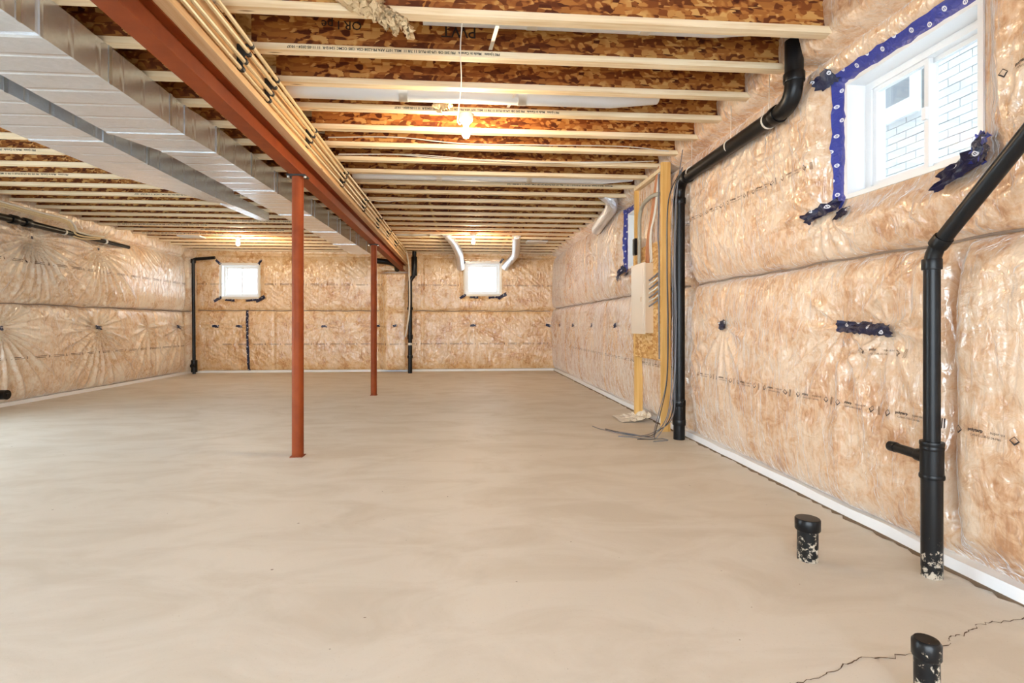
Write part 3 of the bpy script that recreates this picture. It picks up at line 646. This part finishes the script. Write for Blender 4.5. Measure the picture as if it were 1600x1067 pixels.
# thin cables strung through the joist bays
cabs = [([(-1.2, JY[5]-.06, HJ+.06), (-.6, JY[5]-.07, HJ+.075), (.0, JY[5]-.08, HJ+.03), (.8, JY[5]-.07, HJ+.04), (1.5, JY[5]-.06, HJ+.05), (1.95, JY[5]-.05, HJ+.02)], 'upper of the white cables strung between joists beyond the nearest bulb'),
        ([(-1.2, JY[6]-.05, HJ+.05), (-.7, JY[6]-.06, HJ+.055), (-.1, JY[6]-.08, HJ+.02), (.7, JY[6]-.08, HJ+.005), (1.4, JY[6]-.06, HJ+.03), (1.9, JY[6]-.05, HJ+.05)], 'sagging white cable just beyond the nearest bulb'),
        ([(-1.2, JY[6]-.09, HJ+.03), (-.5, JY[6]-.1, HJ+.045), (.1, JY[6]-.1, HJ+.015), (.8, JY[6]-.1, HJ-.002), (1.5, JY[6]-.09, HJ+.015), (1.95, JY[6]-.07, HJ+.05)], 'lower white cable drooping under the joists beyond the nearest bulb'),
        ([(-1.25, JY[10]-.3, HJ-.05), (-1.0, JY[10]-.2, HJ-.06), (-.7, JY[10]-.1, HJ-.01), (-.3, JY[10]-.06, HJ+.02)], 'short white cable curling off the beam midway down the room')]
for p, lab in cabs: tag(MB().tube(curve(p), .0045, 6).build('cable', M['cable_w'], None, True), lab, 'cable', 'white cables in the joist bays')

# torn insulation hanging over the nearest joist
def fluff(name, label, blobs):
    mbx = MB(); r = np.random.default_rng(len(label))
    for pts, rad in blobs:
        P = curve(pts, 7); k = len(P); n = 14; base = len(mbx.v)
        mbx.tube(P, [rad*(.35+.65*math.sin(math.pi*min(.98, max(.05, (i+.6)/k)))**.6) for i in range(k)], n, True, .5)
        for i in range(base, len(mbx.v)):
            v = Vector(mbx.v[i]); j = Vector(r.normal(0, rad*.22, 3)); mbx.v[i] = tuple(v + j)
    return tag(mbx.build(name, M['fluff'], None, True), label, 'insulation')
y_ = JY[0]-.06
fluff('torn_insulation', 'torn tuft of insulation dangling over the nearest joist', [
    ([(-.70, y_, 2.80), (-.60, y_-.01, 2.73), (-.50, y_-.02, 2.68), (-.42, y_, 2.655)], .05), ([(-.52, y_, 2.80), (-.45, y_-.02, 2.74), (-.42, y_-.02, 2.66), (-.38, y_-.01, 2.60)], .05),
    ([(-.46, y_-.01, 2.68), (-.39, y_-.02, 2.63), (-.345, y_-.02, 2.595), (-.34, y_, 2.565)], .035), ([(-.38, y_-.01, 2.67), (-.33, y_-.02, 2.63), (-.28, y_-.02, 2.59), (-.265, y_-.01, 2.545)], .038)])
fluff('torn_insulation', 'small tuft of insulation stuffed beside the duct above the bulb', [([(-.16, JY[3]-.05, 2.80), (-.15, JY[3]-.10, 2.73), (-.14, JY[3]-.09, 2.685)], .06), ([(-.10, JY[3]-.06, 2.79), (-.10, JY[3]-.09, 2.72)], .05)])

# ---------------------------------------------------------------- black drain pipes on the right wall
st = thing('drain_stack', 'tall black drain stack bent along the right wall beneath the joists', 'pipe', (2.02, 4.62, 0))
P0 = [(2.02, 2.98, 2.80), (2.02, 2.98, 2.42), (2.02, 4.64, 2.40), (2.02, 4.64, .0)]
MB().tube(bend(P0, .14, 8), .052, 24).build('pipe', M['abs'], st, True)
def hub(parent, p, ax, r, L, m='abs', name='hub'):
    p = Vector(p); a = Vector(ax).normalized(); return MB().tube([p-a*L/2, p-a*(L/2-.004), p+a*(L/2-.004), p+a*L/2], [r*.97, r, r, r*.97], 24).build(name, M[m], parent, True)
for p, ax in (((2.02, 2.98, 2.575), (0, 0, 1)), ((2.02, 3.15, 2.418), (0, 1, 0)), ((2.02, 4.46, 2.402), (0, 1, 0)), ((2.02, 4.64, 2.22), (0, 0, 1)), ((2.02, 4.64, .34), (0, 0, 1)), ((2.02, 4.64, .16), (0, 0, 1))): hub(st, p, ax, .060, .055)
MB().tube([(2.02, 4.64, .36), (2.02, 4.64, .14)], .058, 24).build('clean_out', M['abs'], st, True)
for y in (3.24, 3.72, 4.38):
    hub(st, (2.02, y, 2.415), (0, 1, 0), .0545, .016, 'cable_w', 'hanger_band'); MB().tube([(2.02, y, 2.47), (2.015, y-.02, HJ+.02)], .003, 5).build('hanger_rod', M['galv2'], st)
dp = thing('drain_pipe', 'slim black drain pipe with a diagonal upper arm on the right wall', 'pipe', (1.99, 2.03, 0))
MB().tube(bend([(1.99, 2.03, .50), (1.99, 2.03, 1.375), (1.99, 1.20, 2.205)], .06, 6), .030, 20).build('upper_pipe', M['abs'], dp, True)
MB().tube([(1.99, 2.03, 0), (1.99, 2.03, .56)], .038, 24).build('lower_pipe', M['abs_d'], dp, True)
MB().tube([(1.99, 2.03, .42), (1.99, 2.03, .56)], .041, 24).build('tee', M['abs'], dp, True)
for z, r in ((.565, .0435), (.545, .042), (.425, .0445)): hub(dp, (1.99, 2.03, z), (0, 0, 1), r, .018)
for p, ax in (((1.99, 2.03, 1.325), (0, 0, 1)), ((1.99, 1.99, 1.415), (0, -1, 1))): hub(dp, p, ax, .036, .045)
MB().tube([(1.99, 2.04, .50), (1.99, 2.235, .505)], .021, 18).build('side_arm', M['abs'], dp, True); hub(dp, (1.99, 2.225, .505), (0, 1, 0), .0235, .035, 'abs', 'cap'); hub(dp, (1.99, 2.075, .501), (0, 1, 0), .027, .05)
s1 = thing('drain_stub', 'capped black pipe stub standing clear of the right wall', 'pipe', (1.57, 2.22, 0), 'drain stubs in the floor')
MB().tube([(1.57, 2.22, 0), (1.57, 2.22, .15)], .043, 28).build('pipe', M['abs_d'], s1, True)
MB().lathe([(.049, 0), (.052, .004), (.052, .050), (.049, .054), (.036, .0545)], (1.57, 2.22, .135), 28).build('cap', M['abs'], s1, True)
s2 = thing('drain_stub', 'scuffed thin black pipe stub at the bottom edge by the crack', 'pipe', (1.295, 1.335, 0), 'drain stubs in the floor')
MB().tube([(1.295, 1.335, 0), (1.293, 1.335, .15)], .030, 24).build('pipe', M['abs_d'], s2, True)
MB().lathe([(.033, 0), (.035, .004), (.035, .042), (.029, .05), (.018, .049)], (1.293, 1.335, .142), 20).build('cap', M['abs_d'], s2, True)

# ---------------------------------------------------------------- electrical panel on its stud frame
ps = thing('stud_frame', 'timber stud frame carrying the electrical panel', 'frame', (2.03, 5.4, 0))
for y in (4.985, 5.775): MB().box(1.985, 2.074, y-.019, y+.019, .0, 2.61 if y > 5.5 else HJ-.0).build('stud', M['stud'], ps)
MB().box(1.985, 2.074, 5.004, 5.80, 2.61, 2.648).build('top_rail', M['flange'], ps)
MB().box(2.03, 2.045, 5.004, 5.756, 1.86, 2.60).build('rear_strip', M['insul'], ps)
MB().box(1.988, 2.002, 5.004, 5.83, .705, 1.92).build('backing_board', M['osb_board'], ps)
pn = thing('electrical_panel', 'beige electrical panel box mounted on the board', 'panel', (1.94, 5.4, .98))
MB().box(1.900, 1.987, 5.20, 5.60, .98, 1.71).build('box', M['panel'], pn)
MB().box(1.890, 1.900, 5.19, 5.61, .97, 1.72).build('cover', M['panel_door'], pn)
MB().box(1.885, 1.890, 5.23, 5.57, 1.02, 1.66).build('door', M['panel_door'], pn); MB().box(1.880, 1.885, 5.26, 5.29, 1.31, 1.36).build('latch', M['panel'], pn)
bx = thing('black_junction_box', 'small black box fixed on the far stud above the panel', 'box', (1.97, 5.72, 1.95))
MB().box(1.955, 1.986, 5.69, 5.75, 1.86, 2.05).build('case', M['abs'], bx); MB().box(1.951, 1.955, 5.695, 5.745, 1.87, 2.04).build('lid', M['rubber'], bx)
tag(MB().tube(bend([(1.945, 5.50, 1.705), (1.945, 5.50, 2.36), (1.955, 5.12, 2.40), (2.065, 5.03, 2.40)], .24, 8), .021, 14).build('conduit', M['conduit'], None, True), 'thick tan conduit curving up out of the electrical panel', 'conduit')
for k in range(5):
    o_ = k*.028
    tag(MB().tube(curve([(1.98, 5.40-o_*1.6, 1.72), (1.975, 5.36-o_*1.2, 1.95+.02*k), (1.985, 5.25-o_*1.1, 2.25), (2.0, 5.15-o_*.7, 2.6), (2.0, 5.08-o_*.4, 2.68)]), .0065, 6).build('panel_cable', M['copper' if k < 3 else 'cable_w'], None, True),
        '%s cable rising from the panel, %s of the bundle' % ('rust brown' if k < 3 else 'white', ['farthest', 'second', 'middle', 'fourth', 'nearest'][k]), 'cable', 'cables rising from the panel')
tag(MB().tube(curve([(1.984, 5.03, .72), (1.980, 5.03, 1.2), (1.982, 5.03, 1.75), (1.975, 5.04, 1.95), (1.985, 5.05, 2.2), (1.99, 5.06, 2.6)]), .008, 8).build('panel_cable', M['cable_g'], None, True), 'dark cable running up the edge of the near stud', 'cable', 'cables rising from the panel')
for k in range(7):
    z = 1.26 + .045*k; yb_ = 5.12
    tag(MB().tube(curve([(1.943, 5.198, z), (1.945, 5.15, z+.01+.006*(k % 2)), (1.965, 5.10, z+.035), (1.983, 5.06, z+.06), (1.984, 5.04, z+.02)]), .008, 7).build('breaker_cable', M['cable_w' if k % 2 else 'cable_g'], None, True),
        '%s of seven short cables looping from the panel side' % ['lowest', 'second lowest', 'third lowest', 'middle', 'third highest', 'second highest', 'highest'][k], 'cable', 'cable loops beside the panel')
ends = [(1.42, 5.05), (1.52, 4.92), (1.62, 4.78), (1.56, 4.62), (1.70, 4.50), (1.82, 4.42)]
for k, (ex, ey) in enumerate(ends):
    x = 1.962 - .006*k + .01*(k % 2); y = 4.585 + .022*(k % 3) + (.10 if k > 3 else 0)
    pts = [(2.0, 4.52, 2.50 if k else 2.66), (x, y-.03, 2.25), (x-.008, y-.01, 1.7), (x+.006, y+.01*(k % 2), 1.1), (x-.012, y-.015, .55), (x-.03-.012*k, y-.01, .22), (x-.10-.02*k, (y+ey)/2-.03, .05), ((x+ex)/2-.03, (y+ey)/2-.07+.02*k, .014), (ex, ey, .012+.006*k), (ex-.10, ey+.08, .035-.004*k)]
    tag(MB().tube(curve(pts), .0042, 6).build('loose_cable', M[('cable_g', 'cable_b', 'cable_g')[k % 3]], None, True), 'thin grey cable down the black stack, %s of the loose ends on the floor' % ['farthest reaching', 'second', 'third', 'fourth', 'fifth', 'shortest'][k], 'cable', 'loose cables at the foot of the stack')
# torn poly on the floor by the far stud
r = np.random.default_rng(3); px = MB(); n = 12
for i in range(n):
    for j in range(n): px.v.append((1.74+.34*i/(n-1)+r.uniform(-.012, .012), 5.45+.42*j/(n-1)+r.uniform(-.012, .012), .008+.05*r.random()*(i/n)+.06*(i/n)**3))
px.f = [(i*n+j, (i+1)*n+j, (i+1)*n+j+1, i*n+j+1) for i in range(n-1) for j in range(n-1)]
tag(px.build('poly_scrap', M['poly'], None), 'crumpled scrap of clear poly on the floor under the panel', 'plastic sheet')

# ---------------------------------------------------------------- pipes at the back and left
bs = thing('drain_stack', 'black drain stack with couplings standing before the back wall under the beam end', 'pipe', (-1.14, 11.38, 0))
MB().tube(bend([(-1.14, 11.38, 0), (-1.14, 11.38, 2.05), (-1.05, 11.38, 2.15), (-1.05, 11.38, 2.68)], .06), .046, 18).build('pipe', M['abs'], bs, True)
for z in (.36, .78, .82, 1.42): hub(bs, (-1.14, 11.38, z), (0, 0, 1), .062, .06)
hub(bs, (-1.05, 11.38, 2.35), (0, 0, 1), .062, .42)
for z in (.56, .70): hub(bs, (-1.14, 11.38, z+.08), (0, 0, 1), .0475, .05, 'cable_w', 'label_band')
tag(MB().tube(curve([(-1.17, 10.9, 2.60), (-1.16, 11.0, 2.52), (-1.15, 11.25, 2.3), (-1.145, 11.31, 1.9), (-1.15, 11.32, 1.4), (-1.20, 11.32, 1.0), (-1.24, 11.36, .80)]), .016, 8).build('white_pipe', M['cable_w'], None, True), 'white pipe running down in front of the far black stack', 'pipe')
tag(MB().tube(bend([(-1.9, 11.3, 2.46), (-1.62, 11.35, 2.44), (-1.45, 11.45, 2.40), (-1.45, 11.62, 2.30)], .08), .06, 16).build('drain_elbow', M['abs'], None, True), 'black pipe elbow beside the far end of the red beam', 'pipe')
cp_ = thing('drain_pipe', 'thin black pipe in the far left corner', 'pipe', (-5.78, 11.55, 0))
MB().tube(bend([(-5.78, 11.55, 0), (-5.80, 11.55, 2.48), (-5.35, 11.55, 2.52)], .05), .034, 14).build('pipe', M['abs'], cp_, True)
MB().tube([(-5.78, 11.55, .04), (-5.78, 11.55, .30)], .062, 16).build('clean_out', M['abs'], cp_, True); hub(cp_, (-5.78, 11.49, .18), (0, 1, 0), .045, .06)
hub(cp_, (-5.80, 11.55, 2.44), (0, 0, 1), .05, .09)
tp = thing('drain_pipe', 'black pipe along the top of the left wall', 'pipe', (-5.76, 8, 2.42))
MB().tube([(-5.76, 5.5, 2.42), (-5.76, 7.0, 2.42), (-5.77, 9.35, 2.41)], [.045, .045, .03], 14).build('pipe', M['abs'], tp, True)
for y in (7.05, 7.25): hub(tp, (-5.76, y, 2.42), (0, 1, 0), .06, .10)
for y in (7.9, 8.75): hub(tp, (-5.765, y, 2.415), (0, 1, 0), .046, .03, 'cable_w', 'hanger_band')
for k in range(3):
    x = -5.72+.03*k; z = 2.545+.02*k
    tag(MB().tube(curve([(x, 5.5, z), (x+.006, 6.6, z), (x, 7.4, z-.005), (x, 7.82, z), (x-.02, 7.98, z-.06), (x-.03, 8.06, z-.16+.012*k), (x-.02, 8.25, z-.17+.012*k), (x-.02, 8.6, z-.12)]), .012, 8).build('water_pipe', M['pex' if k < 2 else 'cable_w'], None, True), '%s cream pipe drooping at the top of the left wall' % ['lower', 'middle', 'upper'][k], 'pipe', 'cream pipes on the left wall')
co = thing('clean_out_cap', 'round black clean-out cap low on the left wall', 'cap', (-5.85, 7.02, .17))
MB().tube([(-5.90, 7.02, .17), (-5.81, 7.02, .17)], .062, 20).build('cap_body', M['abs'], co, True); MB().box(-5.812, -5.795, 7.0, 7.04, .15, .19).build('cap_nut', M['abs'], co)

# ---------------------------------------------------------------- outside
GZ = 1.62
struct(MB().box(XL-.24, XR+.24, YF-.22, YB+.24, HD+.021, 8.0).build('wall_storey_above', M['brick']))  # unseen upper storey, put in to screen sky light from the neighbour's bricks
struct(MB().box(-20, XL-.25, -10, 12, -.2, -.05).build('ground_left', M['snow'])); struct(MB().box(-20, 10, -14, YF-.3, -.2, -.05).build('ground_front', M['snow']))
struct(MB().box(XR+.25, 14, YF, YB+.25, GZ-.1, GZ).build('ground_side', M['snow'])); struct(MB().box(-16, 14, YB+.26, 30, GZ-.1, GZ).build('ground_back', M['snow']))
nb = thing('neighbour_house', 'white brick neighbouring house seen through the big side window', 'house', (4.3, 5, GZ))
MB().box(4.31, 4.6, -2, 16, GZ, 8.0).build('wall', M['mortar'], nb)
me = None; nbx = (4.50, 6.1, 3.17, 4.6)    # opening of its window
for r_ in range(30):
    z = 1.75 + .075*r_
    for q in range(14):
        y = 3.25 + .215*q + (.1075 if r_ % 2 else 0)
        if nbx[0]-.1 < y+.1 < nbx[1]+.1 and z > nbx[2]-.09 and z < nbx[3]: continue
        if r_ > 26: continue
        if me is None:
            b_ = MB().box(0, .03, 0, .209, 0, .0695); me = bpy.data.meshes.new('brick'); me.from_pydata(b_.v, [], b_.f); me.materials.append(M['brick']); me.update()
        if (z < 2.2 and r_ % 1 == 0): continue
        o = bpy.data.objects.new('brick', me); C.objects.link(o); o.parent = nb; o.location = (4.285-4.3 + random.uniform(-.002, .002), y-5, z-GZ)
wf = MB(); a, b, c, e = nbx
for q in ((a, a+.07, c+.07, e), (b-.07, b, c+.07, e), (a, b, c-.09, c+.07)): wf.box(4.25, 4.33, q[0], q[1], q[2], q[3])
wfo = wf.build('window_frame', M['white'], nb); MB().box(4.29, 4.30, a+.07, b-.07, c+.07, e).build('pane', M['grey_glass'], nb)
hb = thing('distant_house', 'grey house front seen through the far left window', 'house', (-7, 24, GZ))
MB().box(-13.5, -5.5, 24, 28, GZ-.1, 9).build('wall', M['siding'], hb)
for x in (-12.3, -10.6, -8.6): MB().box(x, x+.9, 23.95, 24.0, 3.2, 4.8).build('window_pane', M['white'], hb)
